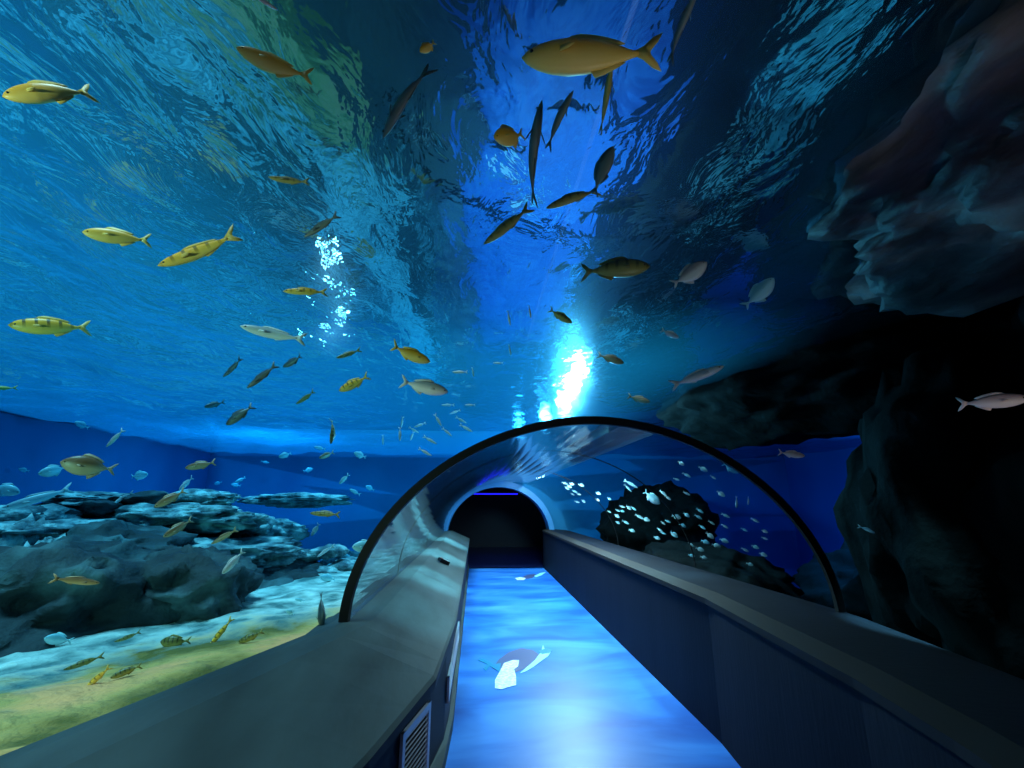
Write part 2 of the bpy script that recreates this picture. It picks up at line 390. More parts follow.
def fbm(x, y, s, o=5):
    return noise.fractal(Vector((x*s, y*s, 3.7)), 1.0, 2.0, o)
EDGE = [(-3, 3.2), (1.5, 3.0), (3.6, 2.55), (5, 1.9), (6.3, 1.2), (8, 1.0), (13, 0.9)]
def bed_l(x, y):
    d = lerp_tab(LT, y)-0.08-x
    e = lerp_tab(EDGE, y)+0.18*fbm(x, y, 0.8)
    z = 0.78-0.04*d+0.05*fbm(x, y, 1.5)
    if d > e:
        k = min(1, (d-e)/0.7); k = k*k*(3-2*k)
        z = z*(1-k)+(-0.9+0.25*fbm(x, y, 0.9))*k
    return z, d
def grid(name, x0f, x1f, ys, nx, fz, m, attr):
    V = []; A = []; F = []
    for y in ys:
        for i in range(nx+1):
            x = x0f(y)+(x1f(y)-x0f(y))*(i/nx)**1.0
            z, a = fz(x, y); V.append((x, y, z)); A.append(a)
    n = nx+1
    for j in range(len(ys)-1):
        for i in range(nx):
            a = j*n+i; F.append((a, a+1, a+n+1, a+n))
    o = link(name, V, F, m, smooth=True)
    at = o.data.attributes.new(attr, 'FLOAT', 'POINT')
    at.data.foreach_set('value', A)
    return o
ysb = [-2.6+15.2*k/130 for k in range(131)]
def fl(x, y):
    z, d = bed_l(x, y); return z, max(0.0, 1.0-max(0,d-.3)/2.3)*min(1.0, max(0.0, (5.2-y)/2.0))
o = grid('sand_bed', lambda y: -7.05, lambda y: lerp_tab(LT, y)-0.08, ysb, 110, fl, M_sand, 'near')
tag(o, 'pale sand ledge left of the tunnel, tan and green beside the glass', 'sand', kind='stuff')
V, F = loft([[(lerp_tab(LT, y)-0.10, y, 0.82), (lerp_tab(LT, y)-0.40, y, 0.77), (lerp_tab(LT, y)-0.46, y, 0.5), (lerp_tab(LT, y)-0.10, y, 0.5)] for y in YS])
struct(link('trim_2', V, F, simple('dark_kerb', (0.02, 0.025, 0.03), 0.9)))
def bed_r(x, y):
    d = x-lerp_tab(RT, y)-0.08
    z = 0.62-0.06*d+0.06*fbm(x, y, 1.4)
    e = 0.62+0.12*fbm(x, y, 2.0)
    if d > e:
        k = min(1, (d-e)/0.35); z = z*(1-k)+(-1.3)*k
    return z, 0.0
o = grid('sand_bed', lambda y: lerp_tab(RT, y)+0.08, lambda y: lerp_tab(RT, y)+1.2, ysb, 30, bed_r, M_sand, 'near')
bm = bmesh.new(); box_bm(bm, (5.6, 5, -1.3), (7.2, 15.4, 0.2)); struct(link_bm('floor_tank_right', bm, M_wall_r))
tag(o, 'dim sand strip right of the tunnel, mostly in darkness', 'sand', kind='stuff')

# water surface
def fs(x, y):
    c = (0.85+2.0)/2
    d = max(0.0, abs(x-0.8)-1.4)
    ch = 0.10+min(1.0, d/2.2)*0.9
    if x > 0.8: ch = 0.10+min(1.0, d/2.5)*0.22
    amp = 0.006+0.065*min(1.0, d/2.5)
    z = H+amp*(noise.noise(Vector((x*1.1+y*0.5, y*0.8-x*0.3, 1)))*1.3+noise.noise(Vector((x*2.7+y, y*1.9-x, 5)))*0.5)
    return z, ch
ysw = [-2.6+15.2*k/260 for k in range(261)]
o = grid('water_surface', lambda y: -7.05, lambda y: 9.05, ysw, 270, fs, M_surf, 'choppy')
tag(o, 'rippled water surface seen from below, over the whole tunnel', 'water', kind='stuff')
# water body
secs = []
for y in YS:
    a = arch_pts(y, 0.06, 36)
    L, R, _ = sec(y)
    yy = y if y > -2.6 else -2.59
    secs.append([Vector(p) for p in [(-6.99, yy, -1.9), (-6.99, yy, H-0.09), (8.99, yy, H-0.09), (8.99, yy, -1.9), (R+0.13, yy, -1.9), (R+0.13, yy, BASE-0.05)]]+a+[Vector((L-0.13, yy, BASE-0.05)), Vector((L-0.13, yy, -1.9))])
V, F = loft(secs)
tag(link('tank_water', V, F, M_water), 'clear blue water filling the tank around the tunnel', 'water', kind='stuff')
# unseen slabs added to keep the sun off the right and near parts
bm = bmesh.new(); box_bm(bm, (6.4, 5.0, 6.5), (9.8, 16, 0.2)); struct(link_bm('sun_block_right', bm, M_dark))  # blocks the sun over the right side
bm = bmesh.new(); box_bm(bm, (-0.15, -0.4, 6.5), (3.2, 6.2, 0.2)); struct(link_bm('sun_block_near', bm, M_dark))  # blocks the sun over the near tunnel

# ------------------------------------------------------------------ pixel ray helper
cq = Matrix.Rotation(-YAW, 3, 'Z') @ Matrix.Rotation(PITCH, 3, 'X')
def ray(px, py):
    v = cq @ Vector(((px-CX)/FPX, 1.0, -(py-CY)/FPX))
    return v.normalized()
CAM_UP = cq @ Vector((0, 0, 1))


def floor_z(p):
    """top of whatever the tank bed is at this point"""
    L, R, _ = sec(p.y)
    if p.x < L: return bed_l(p.x, p.y)[0]
    if p.x > R: return bed_r(p.x, p.y)[0]
    return BASE
def water_span(v):
    """distances along a ray from the eye between the acrylic and whatever ends the water"""
    t = 0.3; t0 = None
    while t < 16:
        p = EYE+v*t
        if t0 is None:
            if not in_tunnel(p, 0.07): t0 = t
        else:
            if p.z > H-0.08 or p.x < -6.9 or p.x > 8.9 or p.y > 12.4 or p.z < floor_z(p): return t0, t
        t += 0.03
    return t0 or 0.5, 16

# ------------------------------------------------------------------ rocks
def rock_mesh(name, c, r, m, seed, sub=4, amp=0.35, layer=0.0):
    bm = bmesh.new(); bmesh.ops.create_icosphere(bm, subdivisions=sub, radius=1.0)
    o3 = Vector((seed*3.1, seed*1.7, seed*0.9))
    for v in bm.verts:
        d = v.co.normalized()
        k = 1+amp*noise.fractal(d*1.3+o3, 1.0, 2.0, 5)+0.45*amp*(0.5-abs(noise.noise(d*3.5+o3)))+0.30*amp*noise.noise(d*8+o3)
        p = d*k
        if layer: p.z = p.z*0.75+0.25*math.floor(p.z/layer+0.5)*layer
        v.co = Vector((p.x*r[0], p.y*r[1], p.z*r[2]))
    o = link_bm(name, bm, m, smooth=True); o.location = c
    o.rotation_euler = (0, 0, seed*1.3)
    return o
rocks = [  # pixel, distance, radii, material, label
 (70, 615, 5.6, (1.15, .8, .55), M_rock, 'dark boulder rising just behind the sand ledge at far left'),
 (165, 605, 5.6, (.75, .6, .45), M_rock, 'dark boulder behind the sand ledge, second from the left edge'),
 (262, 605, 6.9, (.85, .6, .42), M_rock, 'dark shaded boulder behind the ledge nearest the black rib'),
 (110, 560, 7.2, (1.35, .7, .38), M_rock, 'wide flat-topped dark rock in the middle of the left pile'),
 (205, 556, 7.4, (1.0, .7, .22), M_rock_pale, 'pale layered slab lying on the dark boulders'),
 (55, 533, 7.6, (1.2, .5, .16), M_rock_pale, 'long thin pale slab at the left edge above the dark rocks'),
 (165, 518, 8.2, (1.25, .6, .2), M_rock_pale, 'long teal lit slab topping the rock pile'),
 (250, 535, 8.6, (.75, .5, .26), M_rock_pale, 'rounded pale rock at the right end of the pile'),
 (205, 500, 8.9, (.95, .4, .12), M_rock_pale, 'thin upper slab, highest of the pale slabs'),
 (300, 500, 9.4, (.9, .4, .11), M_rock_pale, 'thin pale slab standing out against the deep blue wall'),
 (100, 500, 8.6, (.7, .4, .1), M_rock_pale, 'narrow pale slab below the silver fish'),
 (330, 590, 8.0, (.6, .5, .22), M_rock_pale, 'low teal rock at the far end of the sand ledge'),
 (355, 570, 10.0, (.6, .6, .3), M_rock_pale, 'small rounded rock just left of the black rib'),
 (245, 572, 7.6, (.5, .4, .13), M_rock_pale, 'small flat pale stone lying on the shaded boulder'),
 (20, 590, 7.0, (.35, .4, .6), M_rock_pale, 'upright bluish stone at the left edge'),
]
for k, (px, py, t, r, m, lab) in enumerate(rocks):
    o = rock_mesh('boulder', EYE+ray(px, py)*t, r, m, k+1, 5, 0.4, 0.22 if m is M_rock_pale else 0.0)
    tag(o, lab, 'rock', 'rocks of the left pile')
for k in range(34):
    px = R_.uniform(-5, 345); py = R_.uniform(492, 600) if px < 260 else R_.uniform(545, 590)
    t = 8.6-(py-490)*0.018+R_.uniform(-.3, .3); q_ = R_.uniform(.7, 1.5)
    o = rock_mesh('rubble_rock', EYE+ray(px, py)*t, (.28*q_, .24*q_, .10*q_), R_.choice((M_rock_pale, M_rock_pale, M_rock)), k+120, 3, 0.45)
    tag(o, 'small jagged rock lying among the boulders and slabs of the left pile', 'rock', 'rubble of the left rock pile')
for k, (x, y, sx, sy, w_) in enumerate([(-3.2, 6.8, .35, .3, 'largest flat pale stone on the sand, near the rock pile'), (-3.0, 7.4, .3, .22, 'flat pale stone right behind the largest one'), (-2.2, 6.6, .22, .16, 'small flat stone halfway between rock pile and rib'), (-1.9, 7.6, .28, .2, 'flat stone near the far tip of the sand ledge'), (-2.9, 6.0, .25, .16, 'flat stone at the rim in front of the largest one'), (-2.6, 7.0, .2, .2, 'smallest roundish pale stone on the far sand'), (-1.7, 8.6, .3, .25, 'farthest pale stone, close beside the rib'), (-3.7, 4.6, .24, .18, 'lone pale stone at the rim below the far left boulder')]):
    z = bed_l(x, y)[0]
    o = rock_mesh('stone', (x, y, max(z, 0.45)+0.02), (sx, sy, 0.09), M_rock_pale, k+30, 3, 0.3)
    tag(o, w_, 'stone', 'flat stones on the sand ledge')
M_reflect_brown = noisy('brown_reflection', [(0.35, (0.006, 0.004, 0.006)), (0.48, (0.06, 0.03, 0.035)), (0.60, (0.20, 0.11, 0.10)), (0.7, (0.10, 0.16, 0.20))], 2.4, 0.6, 0.8, 6, (1, .5, 1), 5, 0.2)  # brown blotches imitate blurred reflections
for k, (c, r, lab) in enumerate([((2.35, 0.95, 3.02), (0.95, 1.3, 0.42), 'brown mass imitating blurred reflections at the upper right, close above the tunnel'), ((2.1, -0.3, 3.05), (0.8, 0.9, 0.45), 'brown mass imitating blurred reflections at the top right corner')]):  # lumpy masses added in place of reflections overhead
    o = rock_mesh('reflection_mass', c, r, M_reflect_brown, 80+k, 5, 0.35); o.rotation_euler = (0, 0, 0)
    tag(o, lab, 'rock', 'dark rocks right of the tunnel')
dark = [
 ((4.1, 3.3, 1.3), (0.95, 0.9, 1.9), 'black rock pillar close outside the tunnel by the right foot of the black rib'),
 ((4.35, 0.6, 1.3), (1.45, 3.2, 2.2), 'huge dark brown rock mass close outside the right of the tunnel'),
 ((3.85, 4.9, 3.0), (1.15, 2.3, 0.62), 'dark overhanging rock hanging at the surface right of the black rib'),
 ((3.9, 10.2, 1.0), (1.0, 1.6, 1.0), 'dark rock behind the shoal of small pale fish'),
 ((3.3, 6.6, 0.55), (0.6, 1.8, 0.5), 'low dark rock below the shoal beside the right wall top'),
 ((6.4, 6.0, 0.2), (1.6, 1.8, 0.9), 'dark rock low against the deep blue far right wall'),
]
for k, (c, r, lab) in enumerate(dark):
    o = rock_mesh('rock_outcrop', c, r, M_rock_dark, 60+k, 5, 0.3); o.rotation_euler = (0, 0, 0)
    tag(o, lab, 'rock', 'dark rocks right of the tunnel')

# ------------------------------------------------------------------ fish
def fish_mat(name, back, belly, bars=None, rough=0.4, nb=7.0):
    m, nt, b, o = mat(name)
    tc = N(nt, 'ShaderNodeTexCoord'); sp = N(nt, 'ShaderNodeSeparateXYZ'); nt.links.new(tc.outputs['Object'], sp.inputs[0])
    mr = N(nt, 'ShaderNodeMapRange'); mr.inputs[1].default_value = -0.08; mr.inputs[2].default_value = 0.09
    nt.links.new(sp.outputs['Z'], mr.inputs[0])
    r = ramp(nt, [(0.15, belly), (0.8, back)]); nt.links.new(mr.outputs[0], r.inputs[0])
    col = r.outputs[0]
    if bars:
        mu = N(nt, 'ShaderNodeMath', operation='MULTIPLY'); mu.inputs[1].default_value = nb*2*PI
        nt.links.new(sp.outputs['X'], mu.inputs[0])
        sn = N(nt, 'ShaderNodeMath', operation='SINE'); nt.links.new(mu.outputs[0], sn.inputs[0])
        zz = N(nt, 'ShaderNodeMapRange'); zz.inputs[1].default_value = -0.06; zz.inputs[2].default_value = 0.07; nt.links.new(sp.outputs['Z'], zz.inputs[0])
        gt = N(nt, 'ShaderNodeMapRange'); gt.inputs[1].default_value = 0.45; gt.inputs[2].default_value = 0.8; nt.links.new(sn.outputs[0], gt.inputs[0])
        m3 = N(nt, 'ShaderNodeMath', operation='MULTIPLY'); nt.links.new(gt.outputs[0], m3.inputs[0]); nt.links.new(zz.outputs[0], m3.inputs[1])
        mx = N(nt, 'ShaderNodeMix', data_type='RGBA'); nt.links.new(m3.outputs[0], mx.inputs[0]); nt.links.new(col, mx.inputs[6]); mx.inputs[7].default_value = (*bars, 1)
        col = mx.outputs[2]
    nt.links.new(col, b.inputs['Base Color']); b.inputs['Roughness'].default_value = rough
    return m
FM = {
 'yellow': fish_mat('yellow_barred_skin', (0.95, 0.42, 0.015), (1.0, 0.62, 0.12), (0.10, 0.06, 0.01)),
 'gold': fish_mat('golden_skin', (0.95, 0.46, 0.02), (1.0, 0.66, 0.16)),
 'olive': fish_mat('olive_skin', (0.14, 0.12, 0.03), (0.42, 0.34, 0.10), (0.03, 0.03, 0.01)),
 'grey': fish_mat('dark_grey_skin', (0.03, 0.05, 0.06), (0.16, 0.18, 0.16)),
 'brown': fish_mat('brown_skin', (0.20, 0.08, 0.03), (0.62, 0.36, 0.20)),
 'silver': fish_mat('silver_skin', (0.35, 0.42, 0.45), (0.90, 0.88, 0.84), None, 0.3),
 'pink': fish_mat('pinkish_skin', (0.55, 0.36, 0.34), (0.95, 0.78, 0.72)),
 'blue': fish_mat('pale_blue_skin', (0.25, 0.50, 0.58), (0.62, 0.85, 0.90)),
}
FIN = {k: simple(k+'_fin', c, 0.5) for k, c in dict(yellow=(0.75, 0.45, 0.10), gold=(0.8, 0.55, 0.12), olive=(0.25, 0.2, 0.06), grey=(0.06, 0.07, 0.07), brown=(0.45, 0.25, 0.15), silver=(0.6, 0.62, 0.6), pink=(0.8, 0.6, 0.55), blue=(0.4, 0.65, 0.7)).items()}
M_eye = simple('fish_eye', (0.005, 0.005, 0.005), 0.15)

PROF = {  # x, half height along the body: nose .5 to tail root -.34
 'trevally': [(.5, .006), (.485, .028), (.45, .058), (.38, .095), (.28, .125), (.16, .14), (.04, .135), (-.08, .112), (-.2, .07), (-.28, .035), (-.34, .018)],
 'slim': [(.5, .005), (.48, .02), (.44, .038), (.36, .062), (.25, .078), (.12, .084), (0, .08), (-.12, .066), (-.22, .045), (-.29, .026), (-.35, .016)],
 'deep': [(.5, .01), (.48, .045), (.43, .10), (.34, .165), (.22, .215), (.08, .225), (-.06, .195), (-.18, .13), (-.26, .06), (-.31, .028), (-.35, .022)],
}
def bend(x, b): return b*(x-0.15)**2*(1 if x < 0.15 else 0.25)
def body_geo(bm, prof, b, ns=14):
    P = PROF[prof]; xs = [P[0][0]-(P[0][0]-P[-1][0])*(k/22) for k in range(23)]
    rings = []
    tab = sorted(P)
    wr = 0.42 if prof == 'deep' else 0.55
    for x in xs:
        h = lerp_tab(tab, x); wd = h*wr*(1.1 if x > 0.1 else 1.0)
        zc = -0.012*math.sin((0.5-x)*PI)
        ring = []
        for j in range(ns):
            a = 2*PI*j/ns
            ring.append(bm.verts.new((x, wd*math.cos(a)+bend(x, b), zc+h*math.sin(a))))
        rings.append(ring)
    for r1, r2 in zip(rings, rings[1:]):
        for j in range(ns): bm.faces.new((r1[j], r1[(j+1) % ns], r2[(j+1) % ns], r2[j]))
    bm.faces.new(rings[0]); bm.faces.new(rings[-1][::-1])
def fin_geo(bm, pts, th=0.006, off=(0, 0, 0), rot=None, b=0.0, y0=0.0):
    """flat fin outline in x,z with thickness"""
    A = []; B = []
    for (x, z) in pts:
        for L_, s in ((A, th/2), (B, -th/2)):
            p = Vector((x, s, z))
            if rot: p = rot @ p
            p += Vector(off); p.y += bend(p.x, b) if b else 0
            L_.append(bm.verts.new(p))
    n = len(pts)
    for j in range(n): bm.faces.new((A[j], A[(j+1) % n], B[(j+1) % n], B[j]))
    f1 = bm.faces.new(A); f2 = bm.faces.new(B[::-1]); f1.normal_update(); f2.normal_update()
    bmesh.ops.triangulate(bm, faces=[f1, f2], ngon_method='EAR_CLIP')
def outline(kind, prof):
    hm = max(p[1] for p in PROF[prof])
    if kind == 'tail':
        w_ = 0.15 if prof != 'slim' else 0.12
        return [(-.31, .018), (-.37, .05), (-.44, w_*.8), (-.5, w_), (-.47, w_*.55), (-.425, .02), (-.42, 0), (-.425, -.02), (-.47, -w_*.55), (-.5, -w_), (-.44, -w_*.8), (-.37, -.05), (-.31, -.018)]
    if kind == 'dorsal':
        return [(.2, hm*.86), (.15, hm*1.12), (.08, hm*1.22), (.0, hm*1.14), (-.1, hm*.98), (-.2, hm*.72), (-.24, hm*.55), (-.18, hm*.45), (-.05, hm*.75), (.1, hm*.88)]
    if kind == 'anal':
        return [(.0, -hm*.85), (-.04, -hm*1.3), (-.1, -hm*1.15), (-.2, -hm*.75), (-.25, -hm*.5), (-.18, -hm*.42), (-.08, -hm*.72)]
    if kind == 'pectoral':
        return [(0, .012), (-.04, .03), (-.10, .02), (-.15, -.01), (-.10, -.02), (-.04, -.014), (0, -.01)]
PIECES = {}
def piece(kind, prof, colr, b):
    key = (kind, prof, colr, b)
    if key in PIECES: return PIECES[key]
    bm = bmesh.new(); m = FIN[colr]
    if kind in ('body', 'whole'):
        body_geo(bm, prof, b); m = FM[colr]
    if kind == 'whole':
        for k in ('tail', 'dorsal', 'anal'): fin_geo(bm, outline(k, prof), 0.01, b=b)
    elif kind in ('tail', 'dorsal', 'anal'): fin_geo(bm, outline(kind, prof), 0.007, b=b)
    elif kind.startswith('pectoral'):
        s_ = 1 if kind.endswith('l') else -1
        hm = lerp_tab(sorted(PROF[prof]), .24)*(.42 if prof == 'deep' else .55)
        fin_geo(bm, outline('pectoral', prof), 0.005, (0.24, s_*hm*0.9, -0.02), Matrix.Rotation(-s_*0.55, 3, 'Z'))
    elif kind.startswith('eye'):
        s_ = 1 if kind.endswith('l') else -1
        h = lerp_tab(sorted(PROF[prof]), .425)
        bmesh.ops.create_icosphere(bm, subdivisions=2, radius=0.014)
        for v in bm.verts: v.co += Vector((.425, s_*h*(.42 if prof == 'deep' else .55)*1.02, h*.2))
        m = M_eye
    bmesh.ops.recalc_face_normals(bm, faces=bm.faces[:])
    me = bpy.data.meshes.new('fish_'+kind); bm.to_mesh(me); bm.free(); me.materials.append(m)
    me.polygons.foreach_set('use_smooth', [True]*len(me.polygons))
    PIECES[key] = me
    return me
def fish(head, tail, t, prof, colr, label, group, parts=True, b=0.0, tilt=0.0, real=0.2, name='fish'):
    vh, vt = ray(*head), ray(*tail)
    vm = (vh+vt).normalized()
    a0, a1 = water_span(vm)
    ang = max(0.004, vh.angle(vt))
    if t is None: t = real/ang
    t = min(max(t, a0+0.28), max(a0+0.28, a1-0.22))
    P1 = EYE+vh*(t*(1-tilt)); P2 = EYE+vt*(t*(1+tilt))
    X = (P1-P2); L = X.length; X.normalize()
    U = (Vector((0, 0, 1))*0.45+CAM_UP*0.55); Z = (U-X*U.dot(X)).normalized(); Y = Z.cross(X).normalized()
    M = Matrix((( *[X[0], Y[0], Z[0]], 0), (*[X[1], Y[1], Z[1]], 0), (*[X[2], Y[2], Z[2]], 0), (0, 0, 0, 1)))
    M = Matrix.Translation((P1+P2)/2) @ M @ Matrix.Diagonal((L, L, L, 1))
    if parts:
        o = bpy.data.objects.new(name, None); COL.objects.link(o); o.empty_display_size = 0.1
        for nm, kd in (('body', 'body'), ('tail_fin', 'tail'), ('dorsal_fin', 'dorsal'), ('anal_fin', 'anal'), ('pectoral_fin', 'pectoral_l'), ('pectoral_fin', 'pectoral_r'), ('eye', 'eye_l'), ('eye', 'eye_r')):
            c = bpy.data.objects.new(nm, piece(kd, prof, colr, b)); COL.objects.link(c); c.parent = o
    else:
        o = bpy.data.objects.new(name, piece('whole', prof, colr, b)); COL.objects.link(o)
    o.matrix_world = M
    tag(o, label, 'fish', group)
    return o
G1 = 'large fish around the tunnel'; G2 = 'mid sized fish in the left tank'
big = [
 ((2,96),(92,87),.34,'trevally','gold','golden fish heading left at the upper left edge of the view',G1),
 ((236,48),(312,82),.32,'trevally','gold','golden fish slanting down, high up left of the dark streak',G1),
 ((82,232),(152,241),.32,'trevally','gold','golden fish just left of the barred one near the ripples',G1),
 ((158,266),(240,236),.34,'slim','yellow','yellow fish with a row of black bars, tail raised to the right',G1),
 ((8,325),(92,327),.34,'trevally','yellow','yellow barred fish swimming level by the left edge',G1),
 ((-14,388),(18,388),.3,'slim','gold','tail of a golden fish cut by the left edge above the dark blue',G1),
 ((522,58),(662,52),.46,'trevally','gold','largest golden fish, overhead at top centre',G1),
 ((268,177),(310,184),.26,'slim','olive','grey striped fish under the pale diagonal glare',G1),
 ((304,237),(339,214),.26,'slim','grey','dark fish climbing to the right below the grey striped one',G1),
 ((283,291),(328,291),.26,'slim','yellow','small barred olive yellow fish beside the white sparkles',G1),
 ((484,244),(531,206),.3,'slim','olive','olive fish with its head low, upper centre above the glare',G1),
 ((546,208),(600,186),.3,'slim','olive','pale backed olive fish touching the grey upright fish',G1),
 ((613,146),(590,194),.28,'deep','grey','dark grey upright fish with its head up, right of top centre',G1),
 ((573,90),(543,148),.32,'slim','grey','dark blue grey fish under the largest golden fish',G1),
 ((541,100),(524,205),.4,'slim','grey','thin shadowy fish hanging down from top centre',G1),
 ((612,62),(600,135),.35,'slim','olive','narrow olive reflection modelled as a fish below the tail of the largest golden fish',G1),  # a slim reflection given a fish body
 ((698,-12),(664,62),.42,'slim','grey','slender dark fish at the top edge right of the largest golden fish',G1),
 ((382,138),(424,58),.46,'slim','grey','long dark fish with a pale belly in the dark upper streak',G1),
 ((650,266),(580,270),.36,'trevally','olive','blurred olive fish left of the pale pink one',G1),
 ((707,262),(673,286),.26,'deep','pink','pale pink fish in front of the deep blue patch',G1),
 ((774,278),(745,308),.26,'deep','blue','pale blue fish alone on the deep blue patch at right',G1),
 ((724,366),(670,386),.32,'slim','silver','silver grey streak of a fish over the black rock',G1),
 ((1030,398),(956,404),.12,'trevally','pink','blurred grey fish at the right edge on black',G1),
 ((60,462),(117,470),.3,'deep','brown','blurred brown fish, wide and close, at left',G1),
 ((2,508),(74,488),.55,'slim','silver','long silver fish with a forked tail at the left edge',G1),
 ((240,326),(306,341),.34,'slim','silver','long thin silver fish just below the ripples',G1),
 ((322,630),(321,592),.26,'deep','grey','dark angular fish nosing down to the sand beside the rib',G1),
]
for h, tl_, real, pf, cl, lab, g in big:
    fish(h, tl_, None, pf, cl, lab, g, True, R_.choice((-0.35, 0.0, 0.3)), 0.0, real)
fish((494,138),(524,134), None, 'deep', 'gold', 'plump golden fish facing the viewer at top centre', G1, True, 0, 0.03, 0.11)
fish((420,52),(435,42), None, 'deep', 'gold', 'small golden fish at the head of the dark upper streak', G1, True, 0, 0.01, 0.07)
mid = [
 ((278,10),(254,-5),'silver','pale fish cut by the top edge, left of centre'),
 ((38,474),(69,467),'blue','pale blue fish left of the blurred brown fish'),
 ((106,447),(124,429),'pink','pinkish white fish above the blurred brown fish'),
 ((148,474),(129,477),'blue','small light blue fish right of the brown one'),
 ((113,504),(131,492),'pink','pinkish fish right of the long silver fish'),
 ((75,506),(92,501),'silver','small dull fish just past the silver fish tail'),
 ((185,468),(216,462),'brown','red brown fish swimming level in open blue'),
 ((154,507),(186,490),'brown','brown fish above the teal slab, tail raised'),
 ((163,537),(193,519),'brown','brown fish right in front of the teal slab'),
 ((211,544),(239,528),'brown','brown fish right of the slab, lowest of the slanted three'),
 ((222,574),(244,550),'pink','pale tan fish before the shaded boulders'),
 ((179,490),(193,477),'pink','dusky pink fish between the two brown ones'),
 ((223,377),(243,358),'grey','dark fish, leftmost of the three below the ripples'),
 ((247,388),(277,364),'grey','dark fish with a bright edge, middle of three'),
 ((283,367),(303,356),'grey','dark small fish, rightmost of the three below the ripples'),
 ((226,425),(252,405),'grey','dark fish at the border of ripples and deep blue'),
 ((296,404),(316,391),'olive','olive fish with arched back in mid water'),
 ((336,358),(360,350),'olive','olive fish above the yellowish slanted one'),
 ((339,391),(369,376),'yellow','yellowish slanted fish in the turquoise water'),
 ((331,444),(335,419),'olive','olive upright fish by the pale glare'),
 ((204,407),(224,402),'grey','faint dark fish among the lowest ripples'),
 ((319,458),(334,452),'brown','small reddish fish in deep blue below the olive upright one'),
 ((430,362),(390,346),'gold','tan fish with a dark tail in turquoise water'),
 ((448,392),(400,381),'silver','silver glinting fish below the tan one'),
 ((208,648),(233,617),'yellow','tan fish standing steeply over the sand ledge'),
 ((160,642),(189,642),'olive','round olive fish lying over the pale sand'),
 ((63,670),(105,655),'olive','dark olive fish over the sand, farthest left of the larger ones'),
 ((82,692),(112,664),'yellow','striped yellow green fish close over the algae'),
 ((110,678),(142,664),'olive','blurred green fish over the algae strip'),
 ((114,642),(142,632),'olive','green fish at the rim of the sand ledge'),
 ((173,613),(198,598),'gold','pale yellow green fish before the dark boulder'),
 ((44,638),(72,640),'blue','pale cyan fish floating just above the ledge rim'),
 ((69,619),(94,607),'blue','teal grey fish in front of the far left boulder'),
 ((52,618),(60,606),'silver','small upright pale fish near the far left boulder'),
 ((238,642),(263,632),'olive','green fish over the sand halfway to the rib'),
 ((352,547),(377,545),'blue','pale round fish left of the rib above the sand'),
 ((310,513),(342,514),'olive','blurred olive fish in deep blue left of the rib'),
 ((339,484),(349,474),'silver','bright little sliver of a fish left of the rib'),
 ((311,536),(320,523),'pink','thin pale fish below the blurred olive one'),
 ((317,557),(333,545),'pink','thin tan fish above the far sand'),
 ((320,577),(336,579),'blue','pale blue fish just over the far sand'),
 ((20,493),(-8,485),'blue','bright blue fish half out of view at the left edge'),
 ((9,495),(-14,490),'silver','glinting small fish at the left edge below the blue one'),
 ((572,323),(549,309),'olive','olive fish at the top of the white glare'),
 ((624,363),(598,354),'brown','orange lit fish right of the white glare'),
 ((650,402),(628,396),'brown','orange lit fish just over the right shoulder of the rib'),
 ((679,338),(662,330),'pink','pinkish fish on the edge of black rock and blue'),
 ((100,583),(50,577),'brown','dull reddish fish in the shade of the left boulders'),
 ((805,456),(778,452),'pink','grey pink fish on black, right of the rib'),
 ((742,472),(722,463),'blue','dim bluish fish above the shoal outside the rib'),
 ((875,533),(860,526),'silver','dim lone fish on black at the right'),
]
for h, tl_, cl, lab in mid:
    pf = 'deep' if cl in ('blue',) or 'round' in lab else R_.choice(('trevally', 'slim'))
    fish(h, tl_, None, pf, cl, lab, G2, True, R_.choice((-0.4, 0.0, 0.4)), R_.uniform(-.01, .01), 0.04 if h[0] > 790 else 0.22)
# shoal of small pale fish behind the right acrylic of the straight run
A = [(245,405),(240,447),(315,440),(370,515),(398,490),(398,518),(440,497),(470,502),(505,553),(550,572),(370,592),(315,522),(460,643),(95,393),(120,410),(60,360),(135,352),(150,455),(690,585),(660,403),(690,433),(745,553),(660,660),(620,690),(660,595),(730,665),(110,460),(75,345),(80,410),(45,370),(30,340),(365,550),(420,590),(640,640)]
B = [(105,188),(170,160),(170,278),(255,388),(170,415),(105,427),(245,428),(330,465),(415,488),(145,482),(270,493),(320,547),(90,540),(200,605),(255,635),(290,587),(200,675),(280,688),(360,610),(410,580),(540,510),(390,280),(340,175),(275,122),(490,335),(565,325),(610,450),(610,620),(660,668),(575,730),(330,730),(670,520),(670,565),(420,420),(135,85),(545,640)]
pts = [(560+x/6.4, 430+y/6.4, 1+0.4*(x > 400)) for x, y in A]+[(660+x/6.4, 450+y/6.4, 1.6) for x, y in B]
for x, y, k in pts:
    l = 2.7*k*R_.uniform(.8, 1.2); a = math.radians(R_.uniform(15, 40))
    if 728 < x < 752 and 498 < y < 504: a = PI/2; l *= 1.2
    dx, dy = l*math.cos(a), l*math.sin(a)
    v = ray(x, y); a0, a1 = water_span(v)
    t = min(a0+R_.uniform(0.5, 1.4), a1-0.2)
    fish((x+dx, y+dy), (x-dx, y-dy), t, R_.choice(('trevally', 'deep')), R_.choice(('silver', 'blue', 'silver')), 'small pale fish in the shoal seen through the right side behind the black rib', 'shoal behind the right acrylic', False)
for (h, tl_, lab) in (((638,488),(624,480),'pale fish leading the upper edge of the shoal behind the rib'), ((660,504),(644,491),'broad light blue fish, largest in the shoal behind the rib'), ((632,492),(624,484),'slim pale fish just under the leading one of the shoal')):
    v = ray(*h); a0, a1 = water_span(v)
    fish(h, tl_, a0+0.7, 'deep' if 'broad' in lab else 'slim', 'blue', lab, 'shoal behind the right acrylic', True)
